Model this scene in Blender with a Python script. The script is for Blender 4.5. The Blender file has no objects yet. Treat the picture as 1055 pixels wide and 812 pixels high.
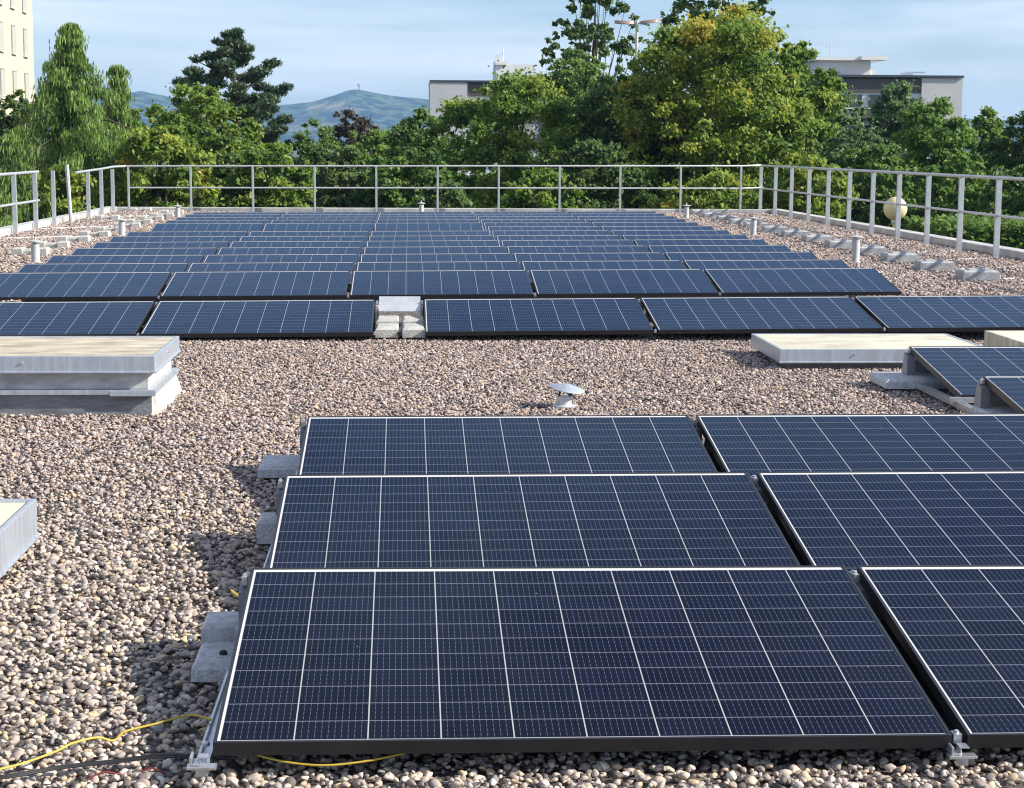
import bpy, math, random
import numpy as np
from mathutils import Vector, Matrix

random.seed(7)
R = math.radians
scn = bpy.context.scene
col = scn.collection

# ------------------------------------------------------------------ camera
CAM = (0.4617, -4.024, 1.4826)
pi_, ya_, ro_ = 0.1378, 0.0579, 0.0058
fw = Vector((math.sin(ya_)*math.cos(pi_), math.cos(ya_)*math.cos(pi_), -math.sin(pi_)))
rt = Vector((math.cos(ya_), -math.sin(ya_), 0))
up = rt.cross(fw)
r2 = rt*math.cos(ro_) + up*math.sin(ro_)
u2 = up*math.cos(ro_) - rt*math.sin(ro_)
cam_d = bpy.data.cameras.new('camera')
cam = bpy.data.objects.new('camera', cam_d); col.objects.link(cam)
cam.matrix_world = Matrix(((r2.x, u2.x, -fw.x, CAM[0]), (r2.y, u2.y, -fw.y, CAM[1]), (r2.z, u2.z, -fw.z, CAM[2]), (0, 0, 0, 1)))
cam_d.sensor_fit = 'HORIZONTAL'; cam_d.sensor_width = 36
cam_d.lens = 1828.95*36/1055
cam_d.clip_start = 0.05; cam_d.clip_end = 30000
scn.camera = cam

# ------------------------------------------------------------------ sky and sun
SUN = Vector((0.37, -0.085, 0.232)).normalized()
sun_el = math.asin(SUN.z); sun_rot = math.atan2(SUN.x, SUN.y)
w = bpy.data.worlds.new('World'); scn.world = w; w.use_nodes = True
nt = w.node_tree; N = nt.nodes; Lk = nt.links
bg = N['Background']; bg.inputs['Strength'].default_value = 0.092
sky = N.new('ShaderNodeTexSky'); sky.sky_type = 'NISHITA'; sky.sun_disc = False
sky.sun_elevation = sun_el; sky.sun_rotation = sun_rot
sky.air_density = 1.0; sky.dust_density = 0.5; sky.ozone_density = 3.5
# thin streaky cirrus: stretched noise on the sky direction
tc = N.new('ShaderNodeTexCoord')
mp = N.new('ShaderNodeMapping'); mp.inputs['Scale'].default_value = (2.2, 2.2, 19); mp.inputs['Rotation'].default_value = (0, R(2.0), 0)
nz = N.new('ShaderNodeTexNoise'); nz.inputs['Scale'].default_value = 1.6; nz.inputs['Detail'].default_value = 6; nz.inputs['Roughness'].default_value = 0.55
nz.inputs['Distortion'].default_value = 0.4
rp = N.new('ShaderNodeValToRGB'); rp.color_ramp.elements[0].position = 0.39; rp.color_ramp.elements[1].position = 0.66
mul = N.new('ShaderNodeMath'); mul.operation = 'MULTIPLY'; mul.inputs[1].default_value = 0.60
mx = N.new('ShaderNodeMix'); mx.data_type = 'RGBA'
mx.inputs['B'].default_value = (8.2, 8.5, 9.1, 1)
Lk.new(tc.outputs['Generated'], mp.inputs['Vector']); Lk.new(mp.outputs[0], nz.inputs['Vector'])
Lk.new(nz.outputs['Fac'], rp.inputs[0]); Lk.new(rp.outputs[0], mul.inputs[0]); Lk.new(mul.outputs[0], mx.inputs['Factor'])
hs = N.new('ShaderNodeMix'); hs.data_type = 'RGBA'; hs.blend_type = 'MULTIPLY'; hs.inputs['Factor'].default_value = 1; hs.inputs['B'].default_value = (.95, .985, 1.10, 1)
Lk.new(sky.outputs[0], hs.inputs['A']); Lk.new(hs.outputs['Result'], mx.inputs['A']); Lk.new(mx.outputs['Result'], bg.inputs['Color'])

sd = bpy.data.lights.new('sun', 'SUN'); sd.energy = 5.0; sd.angle = R(0.53); sd.color = (1.0, 0.93, 0.82)
so = bpy.data.objects.new('sun', sd); col.objects.link(so)
so.rotation_euler = SUN.to_track_quat('Z', 'Y').to_euler(); so.location = (30, 0, 40)

scn.view_settings.view_transform = 'Standard'; scn.view_settings.look = 'None'
scn.view_settings.exposure = 0.68; scn.view_settings.gamma = 1; scn.view_settings.use_curve_mapping = False
scn.cycles.max_bounces = 8; scn.cycles.transparent_max_bounces = 8
scn.cycles.use_denoising = True; scn.cycles.filter_width = 1.15
try: scn.cycles.denoiser = 'OPENIMAGEDENOISE'
except Exception: pass

# ------------------------------------------------------------------ materials
def new_mat(name):
    m = bpy.data.materials.new(name); m.use_nodes = True
    return m, m.node_tree.nodes, m.node_tree.links, m.node_tree.nodes['Principled BSDF']

def mat(name, c, rough=0.6, metal=0.0, var=0.12, scale=6.0, bump=0.0, bscale=60.0, spec=0.5, c2=None, stretch=(1, 1, 1)):
    m, n, l, b = new_mat(name)
    t = n.new('ShaderNodeTexCoord'); mp = n.new('ShaderNodeMapping'); mp.inputs['Scale'].default_value = stretch
    l.new(t.outputs['Object'], mp.inputs['Vector'])
    z = n.new('ShaderNodeTexNoise'); z.inputs['Scale'].default_value = scale; z.inputs['Detail'].default_value = 5; z.inputs['Roughness'].default_value = 0.65
    l.new(mp.outputs[0], z.inputs['Vector'])
    r = n.new('ShaderNodeValToRGB')
    a = tuple(max(0, x*(1-var)) for x in c); d = tuple(min(1, x*(1+var)) for x in (c2 or c))
    r.color_ramp.elements[0].color = a+(1,); r.color_ramp.elements[1].color = d+(1,)
    r.color_ramp.elements[0].position = 0.32; r.color_ramp.elements[1].position = 0.68
    l.new(z.outputs['Fac'], r.inputs[0]); l.new(r.outputs[0], b.inputs['Base Color'])
    b.inputs['Roughness'].default_value = rough; b.inputs['Metallic'].default_value = metal
    b.inputs['Specular IOR Level'].default_value = spec
    if bump:
        z2 = n.new('ShaderNodeTexNoise'); z2.inputs['Scale'].default_value = bscale; z2.inputs['Detail'].default_value = 4
        l.new(t.outputs['Object'], z2.inputs['Vector'])
        bp = n.new('ShaderNodeBump'); bp.inputs['Strength'].default_value = bump; bp.inputs['Distance'].default_value = 0.01
        l.new(z2.outputs['Fac'], bp.inputs['Height']); l.new(bp.outputs[0], b.inputs['Normal'])
    return m

M = {}
M['black_frame'] = mat('black_frame', (0.014, 0.015, 0.018), 0.38, 0.0, 0.2)
M['galv'] = mat('galvanised_steel', (0.56, 0.58, 0.60), 0.42, 0.35, 0.14, 9, stretch=(1, 1, .4))
M['rail_alu'] = mat('aluminium', (0.54, 0.56, 0.58), 0.36, 0.4, 0.10, 12)
M['mill_alu'] = mat('mill_aluminium', (0.62, 0.63, 0.65), 0.30, 0.75, 0.12, 18)
M['support'] = mat('support_sheet', (0.27, 0.28, 0.30), 0.5, 0.3, 0.15, 8)
M['concrete'] = mat('concrete_block', (0.55, 0.555, 0.57), 0.85, 0, 0.28, 45, 0.7, 140)
M['counter'] = mat('weathered_concrete', (0.37, 0.38, 0.385), 0.85, 0, 0.3, 12, 0.5, 80)
M['concrete_w'] = mat('pale_concrete', (0.45, 0.44, 0.40), 0.85, 0, 0.28, 9, 0.4, 70)
M['coping'] = mat('parapet_concrete', (0.47, 0.465, 0.445), 0.8, 0, 0.25, 2.2, 0.3, 40)
M['zinc'] = mat('zinc_sheet', (0.52, 0.57, 0.63), 0.38, 0.55, 0.16, 5, stretch=(6, 6, .8))
M['curb'] = mat('painted_curb', (0.50, 0.50, 0.48), 0.7, 0, 0.28, 6, 0.25, 30, stretch=(1, 1, 3))
M['bitumen'] = mat('bitumen_flashing', (0.20, 0.21, 0.22), 0.6, 0, 0.4, 5, 0.4, 30, stretch=(1, 1, 5))
M['grp'] = mat('weathered_rooflight', (0.43, 0.37, 0.26), 0.55, 0, 0.35, 2.6, 0.15, 20, c2=(0.52, 0.46, 0.34), stretch=(1.2, 4, 1))
M['grp_pale'] = mat('pale_weathered_cover', (0.56, 0.51, 0.37), 0.55, 0, 0.18, 2.2, 0.1, 20, c2=(0.66, 0.62, 0.48), stretch=(1.2, 3, 1))
M['cream'] = mat('cream_rooflight', (0.70, 0.66, 0.50), 0.5, 0, 0.08, 3)
M['dark'] = mat('dark_rubber', (0.02, 0.02, 0.022), 0.6, 0, 0.3)
M['yellow'] = mat('yellow_cable', (0.48, 0.36, 0.04), 0.5, 0, 0.1)
M['red'] = mat('red_cable', (0.20, 0.03, 0.025), 0.5, 0, 0.1)
M['blackc'] = mat('black_cable', (0.018, 0.018, 0.02), 0.45, 0, 0.2)
M['ventw'] = mat('vent_pipe', (0.46, 0.465, 0.46), 0.55, 0.05, 0.18, 14)
M['fac'] = mat('cream_facade', (0.50, 0.455, 0.36), 0.85, 0, 0.05, .4)
M['shutter'] = mat('window_shutter', (0.40, 0.385, 0.34), 0.6, 0, 0.05, 1)
M['glass'] = mat('dark_glazing', (0.04, 0.05, 0.06), 0.12, 0, 0.2, 1)
M['grey_wall'] = mat('grey_render', (0.52, 0.53, 0.54), 0.85, 0, 0.08, .5)
M['blue_wall'] = mat('blue_grey_panel', (0.58, 0.64, 0.72), 0.7, 0, 0.05, .5)
M['brown_band'] = mat('brown_band', (0.09, 0.075, 0.075), 0.7, 0, 0.15, .6)
M['white_wall'] = mat('white_render', (0.82, 0.81, 0.79), 0.8, 0, 0.05, .5)
M['lampgrey'] = mat('lamp_post', (0.55, 0.55, 0.54), 0.5, 0.2, 0.05)
M['lamphead'] = mat('lamp_head', (0.30, 0.22, 0.18), 0.5, 0.1, 0.1)
M['globe'] = mat('cream_globe', (0.70, 0.58, 0.33), 0.4, 0, 0.06, 5)
M['bark'] = mat('bark', (0.075, 0.06, 0.045), 0.9, 0, 0.3, 5)

# solar cells: ten columns of cells with white joints, eleven thin lines across, fine dashed busbars
PL, PW = 1.755, 1.09
def cell_mat():
    m, n, l, b = new_mat('solar_cells')
    uv = n.new('ShaderNodeUVMap'); sx = n.new('ShaderNodeSeparateXYZ'); l.new(uv.outputs[0], sx.inputs[0])
    def mth(op, a, b_=None, c=None):
        q = n.new('ShaderNodeMath'); q.operation = op
        for i, v in enumerate((a, b_, c)):
            if v is None: continue
            if isinstance(v, (int, float)): q.inputs[i].default_value = v
            else: l.new(v, q.inputs[i])
        return q.outputs[0]
    U = mth('MULTIPLY', sx.outputs[0], PL); V = mth('MULTIPLY', sx.outputs[1], PW)
    u0, u1, v0, v1 = 0.0140, PL-0.0100, 0.0155, PW-0.025
    cw = (u1-u0)/10; ch = (v1-v0)/11
    a = mth('DIVIDE', mth('SUBTRACT', U, u0), cw); c = mth('DIVIDE', mth('SUBTRACT', V, v0), ch)
    def edge(x, half):       # 1 within `half` of an integer
        f = mth('FRACT', mth('ADD', x, 0.5)); d = mth('ABSOLUTE', mth('SUBTRACT', f, 0.5))
        return mth('LESS_THAN', d, half)
    colline = edge(a, 0.0016/cw)
    rowline = edge(c, 0.0015/ch)
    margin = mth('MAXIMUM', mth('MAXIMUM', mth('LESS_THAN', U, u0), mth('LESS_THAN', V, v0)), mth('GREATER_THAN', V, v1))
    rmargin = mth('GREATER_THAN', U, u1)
    fine = edge(mth('MULTIPLY', a, 11.0), 0.036)
    dash = mth('GREATER_THAN', mth('FRACT', mth('MULTIPLY', c, 4.0)), 0.5)
    fine = mth('MULTIPLY', fine, mth('ADD', mth('MULTIPLY', dash, 0.55), 0.25))
    # cell-to-cell tone differences and a little dust
    fl = n.new('ShaderNodeCombineXYZ'); l.new(mth('FLOOR', a), fl.inputs[0]); l.new(mth('FLOOR', c), fl.inputs[1])
    oi = n.new('ShaderNodeObjectInfo'); l.new(mth('MULTIPLY', oi.outputs['Random'], 97.0), fl.inputs[2])
    wn = n.new('ShaderNodeTexWhiteNoise'); wn.noise_dimensions = '3D'; l.new(fl.outputs[0], wn.inputs['Vector'])
    base = n.new('ShaderNodeMix'); base.data_type = 'RGBA'
    base.inputs['A'].default_value = (0.0032, 0.0035, 0.0088, 1); base.inputs['B'].default_value = (0.0062, 0.0067, 0.0165, 1)
    l.new(wn.outputs['Value'], base.inputs['Factor'])
    def over(prev, fac, colr):
        q = n.new('ShaderNodeMix'); q.data_type = 'RGBA'; l.new(prev, q.inputs['A']); q.inputs['B'].default_value = colr+(1,)
        l.new(fac, q.inputs['Factor']); return q.outputs['Result']
    x = over(base.outputs['Result'], fine, (0.18, 0.185, 0.23))
    x = over(x, mth('MULTIPLY', rowline, 0.7), (0.26, 0.26, 0.32))
    x = over(x, mth('MULTIPLY', colline, .9), (0.46, 0.45, 0.44))
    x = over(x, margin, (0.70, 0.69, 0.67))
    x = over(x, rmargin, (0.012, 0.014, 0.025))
    t = n.new('ShaderNodeTexCoord'); z = n.new('ShaderNodeTexNoise'); z.inputs['Scale'].default_value = 5.0; z.inputs['Detail'].default_value = 6
    l.new(t.outputs['Object'], z.inputs['Vector'])
    dust = mth('MULTIPLY', z.outputs['Fac'], 0.012)
    x = over(x, dust, (0.45, 0.42, 0.38))
    sp = n.new('ShaderNodeTexNoise'); sp.inputs['Scale'].default_value = 55.0; sp.inputs['Detail'].default_value = 1
    l.new(t.outputs['Object'], sp.inputs['Vector'])
    x = over(x, mth('MULTIPLY', mth('GREATER_THAN', sp.outputs['Fac'], 0.83), 0.4), (0.5, 0.48, 0.44))
    l.new(x, b.inputs['Base Color'])
    rr = mth('ADD', mth('MULTIPLY', z.outputs['Fac'], 0.10), 0.06)
    l.new(rr, b.inputs['Roughness'])
    b.inputs['Specular IOR Level'].default_value = 0.0
    fr = n.new('ShaderNodeFresnel'); fr.inputs['IOR'].default_value = 1.18
    gl = n.new('ShaderNodeBsdfGlossy'); gl.inputs['Color'].default_value = (.44, .72, 1.0, 1)      # blue anti-reflective coating
    l.new(rr, gl.inputs['Roughness'])
    ms = n.new('ShaderNodeMixShader'); l.new(fr.outputs[0], ms.inputs[0]); l.new(b.outputs[0], ms.inputs[1]); l.new(gl.outputs[0], ms.inputs[2])
    l.new(ms.outputs[0], n['Material Output'].inputs['Surface'])
    return m
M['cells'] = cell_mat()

def leaf_mat(name, cols, trans=0.32):
    m, n, l, b = new_mat(name)
    at = n.new('ShaderNodeAttribute'); at.attribute_name = 'tint'
    r = n.new('ShaderNodeValToRGB')
    e = r.color_ramp.elements
    while len(e) < len(cols): e.new(0.5)
    for i, c in enumerate(cols):
        e[i].position = i/(len(cols)-1); e[i].color = tuple(c)+(1,)
    l.new(at.outputs['Fac'], r.inputs[0])
    l.new(r.outputs[0], b.inputs['Base Color']); b.inputs['Roughness'].default_value = 0.5
    b.inputs['Specular IOR Level'].default_value = 0.3
    tr = n.new('ShaderNodeBsdfTranslucent'); l.new(r.outputs[0], tr.inputs['Color'])
    ms = n.new('ShaderNodeMixShader'); ms.inputs[0].default_value = trans
    l.new(b.outputs[0], ms.inputs[1]); l.new(tr.outputs[0], ms.inputs[2])
    l.new(ms.outputs[0], n['Material Output'].inputs['Surface'])
    return m
LM = {
 'conifer': leaf_mat('weeping_foliage', [(0.060, 0.118, 0.032), (0.140, 0.237, 0.058), (0.230, 0.354, 0.089), (0.300, 0.407, 0.116)], .38),
 'pine': leaf_mat('pine_needles', [(0.034, 0.062, 0.036), (0.068, 0.114, 0.060), (0.120, 0.167, 0.080)], .18),
 'yellow': leaf_mat('yellowing_leaves', [(0.094, 0.165, 0.031), (0.165, 0.262, 0.044), (0.264, 0.367, 0.061), (0.418, 0.446, 0.072), (0.572, 0.407, 0.077)], .5),
 'yellowgreen': leaf_mat('yellow_green_leaves', [(0.077, 0.145, 0.029), (0.143, 0.242, 0.042), (0.242, 0.349, 0.061), (0.363, 0.416, 0.072)], .5),
 'mid': leaf_mat('mid_green_leaves', [(0.078, 0.155, 0.039), (0.150, 0.252, 0.058), (0.247, 0.355, 0.085)], .47),
 'bright': leaf_mat('bright_green_leaves', [(0.099, 0.184, 0.037), (0.187, 0.310, 0.057), (0.297, 0.407, 0.083)], .5),
 'dark': leaf_mat('dark_green_leaves', [(0.055, 0.103, 0.031), (0.101, 0.172, 0.047), (0.176, 0.246, 0.065)], .38),
 'copper': leaf_mat('dark_olive_leaves', [(0.035, 0.030, 0.026), (0.065, 0.051, 0.042), (0.090, 0.079, 0.050)], .28),
 'blue': leaf_mat('cool_green_leaves', [(0.078, 0.148, 0.058), (0.143, 0.229, 0.091), (0.221, 0.320, 0.117)], .47),
}

# ------------------------------------------------------------------ mesh helpers
class MB:
    def __init__(s): s.v = []; s.f = []
    def add(s, vs, fs):
        o = len(s.v); s.v += [tuple(v) for v in vs]; s.f += [tuple(i+o for i in f) for f in fs]
    def box(s, x0, x1, y0, y1, z0, z1, T=None):
        vs = [Vector((x, y, z)) for z in (z0, z1) for y in (y0, y1) for x in (x0, x1)]
        if T is not None: vs = [T(v) for v in vs]
        s.add(vs, [(0, 2, 3, 1), (4, 5, 7, 6), (0, 1, 5, 4), (1, 3, 7, 5), (3, 2, 6, 7), (2, 0, 4, 6)])
    def cbox(s, x0, x1, y0, y1, z0, z1, c):
        """box whose top edges are chamfered"""
        vs = [(x0, y0, z0), (x1, y0, z0), (x1, y1, z0), (x0, y1, z0), (x0, y0, z1-c), (x1, y0, z1-c), (x1, y1, z1-c), (x0, y1, z1-c),
              (x0+c, y0+c, z1), (x1-c, y0+c, z1), (x1-c, y1-c, z1), (x0+c, y1-c, z1)]
        fs = [(3, 2, 1, 0), (8, 9, 10, 11)]
        for a in (0, 4):
            for i in range(4):
                j = (i+1) % 4; fs.append((a+i, a+j, a+4+j, a+4+i))
        s.add(vs, fs)
    def tube(s, pts, r, n=8, cap=True):
        pts = [Vector(p) for p in pts]; rs = r if isinstance(r, (list, tuple)) else [r]*len(pts)
        ring = []; prev = None
        for i, p in enumerate(pts):
            d = (pts[min(i+1, len(pts)-1)]-pts[max(i-1, 0)]).normalized()
            a = Vector((0, 0, 1)) if abs(d.z) < 0.9 else Vector((1, 0, 0))
            if prev is not None: a = prev
            x = d.cross(a).normalized() if d.cross(a).length > 1e-6 else d.orthogonal().normalized()
            y = x.cross(d).normalized(); prev = y
            ring.append([p+x*math.cos(2*math.pi*k/n)*rs[i]+y*math.sin(2*math.pi*k/n)*rs[i] for k in range(n)])
        vs = [v for q in ring for v in q]; fs = []
        for i in range(len(pts)-1):
            for k in range(n):
                k2 = (k+1) % n; fs.append((i*n+k, i*n+k2, (i+1)*n+k2, (i+1)*n+k))
        if cap:
            fs.append(tuple(range(n-1, -1, -1))); fs.append(tuple((len(pts)-1)*n+k for k in range(n)))
        s.add(vs, fs)
    def lathe(s, prof, n=20, c=(0, 0, 0), T=None):
        vs = [Vector((c[0]+r*math.cos(2*math.pi*k/n), c[1]+r*math.sin(2*math.pi*k/n), c[2]+z)) for r, z in prof for k in range(n)]
        if T is not None: vs = [T(v) for v in vs]
        fs = []
        for i in range(len(prof)-1):
            for k in range(n):
                k2 = (k+1) % n; fs.append((i*n+k, i*n+k2, (i+1)*n+k2, (i+1)*n+k))
        fs.append(tuple(range(n-1, -1, -1))); fs.append(tuple((len(prof)-1)*n+k for k in range(n)))
        s.add(vs, fs)
    def build(s, name, m, parent=None, smooth=False, bevel=0.0):
        me = bpy.data.meshes.new(name); me.from_pydata(s.v, [], s.f); me.materials.append(m); me.update()
        if smooth:
            me.polygons.foreach_set('use_smooth', [True]*len(me.polygons))
        o = bpy.data.objects.new(name, me); col.objects.link(o)
        if parent is not None: o.parent = parent
        if bevel:
            b = o.modifiers.new('bevel', 'BEVEL'); b.width = bevel; b.segments = 2; b.limit_method = 'ANGLE'
        if smooth:
            me.set_sharp_from_angle(angle=R(40))
        return o

def tag(o, label=None, cat=None, group=None, kind=None):
    if label: o['label'] = label
    if cat: o['category'] = cat
    if group: o['group'] = group
    if kind: o['kind'] = kind
    return o
def empty(name, loc, label=None, cat=None, group=None, rz=0):
    o = bpy.data.objects.new(name, None); col.objects.link(o); o.location = loc; o.rotation_euler.z = rz
    o.empty_display_size = 0.2
    return tag(o, label, cat, group)
def kids(o): return [c for c in bpy.data.objects if c.parent == o]
def dup(root, loc=None, label=None, group=None, tree=None):
    c = root.copy(); col.objects.link(c)
    if loc is not None: c.location = loc
    if label: c['label'] = label
    if group: c['group'] = group
    def rec(src, dst):
        for ch in list(src.children):
            d = ch.copy(); col.objects.link(d); d.parent = dst; rec(ch, d)
    rec(root, c)
    return c
ORD = ['first', 'second', 'third', 'fourth', 'fifth', 'sixth', 'seventh', 'eighth', 'ninth', 'tenth', 'eleventh', 'twelfth', 'thirteenth', 'fourteenth', 'fifteenth', 'sixteenth']

# ------------------------------------------------------------------ ground, roof, hills
def grid_mesh(name, m, x0, x1, y0, y1, z, nx=1, ny=1):
    b = MB()
    for j in range(ny+1):
        for i in range(nx+1): b.v.append((x0+(x1-x0)*i/nx, y0+(y1-y0)*j/ny, z))
    for j in range(ny):
        for i in range(nx):
            a = j*(nx+1)+i; b.f.append((a, a+1, a+nx+2, a+nx+1))
    return b.build(name, m)

GZ = -4.5
M['grass'] = mat('grass_ground', (0.045, 0.06, 0.02), 0.95, 0, 0.4, 0.15, c2=(0.08, 0.095, 0.035))
tag(grid_mesh('ground', M['grass'], -9000, 9000, -3000, 12000, GZ), kind='structure')

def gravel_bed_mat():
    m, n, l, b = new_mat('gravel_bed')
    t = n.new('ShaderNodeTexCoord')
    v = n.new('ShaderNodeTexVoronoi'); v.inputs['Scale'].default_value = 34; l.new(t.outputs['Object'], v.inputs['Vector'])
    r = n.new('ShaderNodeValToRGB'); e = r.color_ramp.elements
    e[0].color = (.045, .04, .037, 1); e[1].color = (.20, .17, .145, 1); e[1].position = .9  # darker than the stones: shade between pebbles is put into the bed colour
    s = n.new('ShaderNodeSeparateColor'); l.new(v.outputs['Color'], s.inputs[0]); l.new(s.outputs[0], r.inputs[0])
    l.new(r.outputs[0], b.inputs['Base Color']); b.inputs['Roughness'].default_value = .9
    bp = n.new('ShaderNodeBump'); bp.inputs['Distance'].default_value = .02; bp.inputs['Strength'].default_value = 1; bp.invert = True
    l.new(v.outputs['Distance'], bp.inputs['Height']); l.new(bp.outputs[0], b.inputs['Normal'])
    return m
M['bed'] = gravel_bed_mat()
RX0, RX1, RY0, RY1 = -6.35, 9.0, -8.0, 36.85
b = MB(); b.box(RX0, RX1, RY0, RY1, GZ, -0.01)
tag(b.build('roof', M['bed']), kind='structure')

# pebbles: real rounded stones scattered by geometry nodes over one bed
def pebble_mat():
    m, n, l, b = new_mat('pebbles')
    oi = n.new('ShaderNodeObjectInfo')
    r = n.new('ShaderNodeValToRGB'); r.color_ramp.interpolation = 'LINEAR'
    cols = [(0.0, (.05, .045, .042)), (.10, (.14, .12, .11)), (.22, (.32, .265, .225)), (.36, (.52, .425, .345)), (.49, (.42, .345, .31)), (.61, (.60, .50, .42)),
            (.71, (.28, .26, .25)), (.81, (.72, .63, .53)), (.90, (.58, .43, .25)), (1.0, (.80, .75, .66))]
    e = r.color_ramp.elements
    while len(e) < len(cols): e.new(.5)
    for i, (p, c) in enumerate(cols): e[i].position = p; e[i].color = c+(1,)
    l.new(oi.outputs['Random'], r.inputs[0])
    t = n.new('ShaderNodeTexCoord'); z = n.new('ShaderNodeTexNoise'); z.inputs['Scale'].default_value = 2.5; z.inputs['Detail'].default_value = 4
    l.new(t.outputs['Object'], z.inputs['Vector'])
    mr = n.new('ShaderNodeMapRange'); mr.inputs['To Min'].default_value = .6; mr.inputs['To Max'].default_value = 1.2
    l.new(z.outputs['Fac'], mr.inputs['Value'])
    vm = n.new('ShaderNodeVectorMath'); vm.operation = 'SCALE'; l.new(r.outputs[0], vm.inputs[0]); l.new(mr.outputs[0], vm.inputs['Scale'])
    # the stones further up the roof are a little pinker and darker than the tan ones by the near panels
    ge = n.new('ShaderNodeNewGeometry'); sy_ = n.new('ShaderNodeSeparateXYZ'); l.new(ge.outputs['Position'], sy_.inputs[0])
    m3 = n.new('ShaderNodeMapRange'); m3.inputs['From Min'].default_value = 1.0; m3.inputs['From Max'].default_value = 4.5; l.new(sy_.outputs[1], m3.inputs['Value'])
    pk = n.new('ShaderNodeMix'); pk.data_type = 'RGBA'; pk.blend_type = 'MULTIPLY'; pk.inputs['B'].default_value = (.90, .86, .895, 1)
    l.new(m3.outputs[0], pk.inputs['Factor']); l.new(vm.outputs[0], pk.inputs['A'])
    l.new(pk.outputs['Result'], b.inputs['Base Color']); b.inputs['Roughness'].default_value = .72
    b.inputs['Specular IOR Level'].default_value = .3
    return m
M['pebble'] = pebble_mat()
import bmesh
peb_col = bpy.data.collections.new('pebble_shapes')
from mathutils import noise as mnoise
for k in range(10):
    bm = bmesh.new(); bmesh.ops.create_icosphere(bm, subdivisions=2, radius=1.0)
    off = Vector((k*7.3, k*3.1, k*1.7)); sx, sy, sz = 1.0, random.uniform(.52, .88), random.uniform(.36, .6)
    for v in bm.verts:
        d = 1+.28*mnoise.noise(v.co*.9+off)+.10*mnoise.noise(v.co*2.2+off)
        v.co = Vector((v.co.x*sx, v.co.y*sy, v.co.z*sz))*d
    for q in range(7 if k % 2 else 4):          # chipped faces
        pn = Vector((random.gauss(0, 1), random.gauss(0, 1), random.gauss(0, .7))).normalized(); pd = random.uniform(.42, .72)*(1 if abs(pn.z) < .6 else .7)
        for v in bm.verts:
            ex = v.co.dot(pn)-pd
            if ex > 0: v.co -= pn*ex*.9
    for f in bm.faces: f.smooth = True
    me = bpy.data.meshes.new('pebble'); bm.to_mesh(me); bm.free(); me.materials.append(M['pebble'])
    peb_col.objects.link(bpy.data.objects.new('pebble', me))

def scatter_tree():
    g = bpy.data.node_groups.new('scatter_pebbles', 'GeometryNodeTree')
    g.interface.new_socket('Geometry', in_out='INPUT', socket_type='NodeSocketGeometry')
    g.interface.new_socket('Geometry', in_out='OUTPUT', socket_type='NodeSocketGeometry')
    n = g.nodes; l = g.links
    gi = n.new('NodeGroupInput'); go = n.new('NodeGroupOutput'); jn = n.new('GeometryNodeJoinGeometry')
    ci = n.new('GeometryNodeCollectionInfo'); ci.inputs['Collection'].default_value = peb_col
    ci.inputs['Separate Children'].default_value = True; ci.inputs['Reset Children'].default_value = True
    dn = n.new('GeometryNodeInputNamedAttribute'); dn.data_type = 'FLOAT'; dn.inputs['Name'].default_value = 'dens'
    sn = n.new('GeometryNodeInputNamedAttribute'); sn.data_type = 'FLOAT'; sn.inputs['Name'].default_value = 'size'
    for seed, share, zo, lo, hi in ((1, .50, -.3, .55, 1.4), (2, .36, .75, .5, 1.35), (4, .18, 1.35, .5, 1.2), (3, .03, 1.0, 1.4, 1.9)):
        dm = n.new('ShaderNodeMath'); dm.operation = 'MULTIPLY'; dm.inputs[1].default_value = share; l.new(dn.outputs['Attribute'], dm.inputs[0])
        dp = n.new('GeometryNodeDistributePointsOnFaces'); dp.distribute_method = 'RANDOM'; dp.inputs['Seed'].default_value = seed
        l.new(gi.outputs[0], dp.inputs['Mesh']); l.new(dm.outputs[0], dp.inputs['Density'])
        sc = n.new('FunctionNodeRandomValue'); sc.data_type = 'FLOAT'; sc.inputs[2].default_value = lo; sc.inputs[3].default_value = hi; sc.inputs['Seed'].default_value = seed+10
        sm = n.new('ShaderNodeMath'); sm.operation = 'MULTIPLY'; l.new(sc.outputs[1], sm.inputs[0]); l.new(sn.outputs['Attribute'], sm.inputs[1])
        rot = n.new('FunctionNodeRandomValue'); rot.data_type = 'FLOAT_VECTOR'; rot.inputs[0].default_value = (-.55, -.55, 0); rot.inputs[1].default_value = (.55, .55, 6.283); rot.inputs['Seed'].default_value = seed+20
        sp = n.new('GeometryNodeSetPosition')
        zr = n.new('FunctionNodeRandomValue'); zr.data_type = 'FLOAT'; zr.inputs[2].default_value = zo-.35; zr.inputs[3].default_value = zo+.25; zr.inputs['Seed'].default_value = seed+30
        zm = n.new('ShaderNodeMath'); zm.operation = 'MULTIPLY'; l.new(zr.outputs[1], zm.inputs[0]); l.new(sn.outputs['Attribute'], zm.inputs[1])
        cx = n.new('ShaderNodeCombineXYZ'); l.new(zm.outputs[0], cx.inputs[2]); l.new(cx.outputs[0], sp.inputs['Offset'])
        l.new(dp.outputs['Points'], sp.inputs['Geometry'])
        ip = n.new('GeometryNodeInstanceOnPoints'); ip.inputs['Pick Instance'].default_value = True
        l.new(sp.outputs[0], ip.inputs['Points']); l.new(ci.outputs[0], ip.inputs['Instance'])
        e2r = n.new('FunctionNodeEulerToRotation'); l.new(rot.outputs[0], e2r.inputs[0]); l.new(e2r.outputs[0], ip.inputs['Rotation'])
        l.new(sm.outputs[0], ip.inputs['Scale'])
        l.new(ip.outputs[0], jn.inputs[0])
    l.new(gi.outputs[0], jn.inputs[0])
    l.new(jn.outputs[0], go.inputs[0])
    return g

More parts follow.
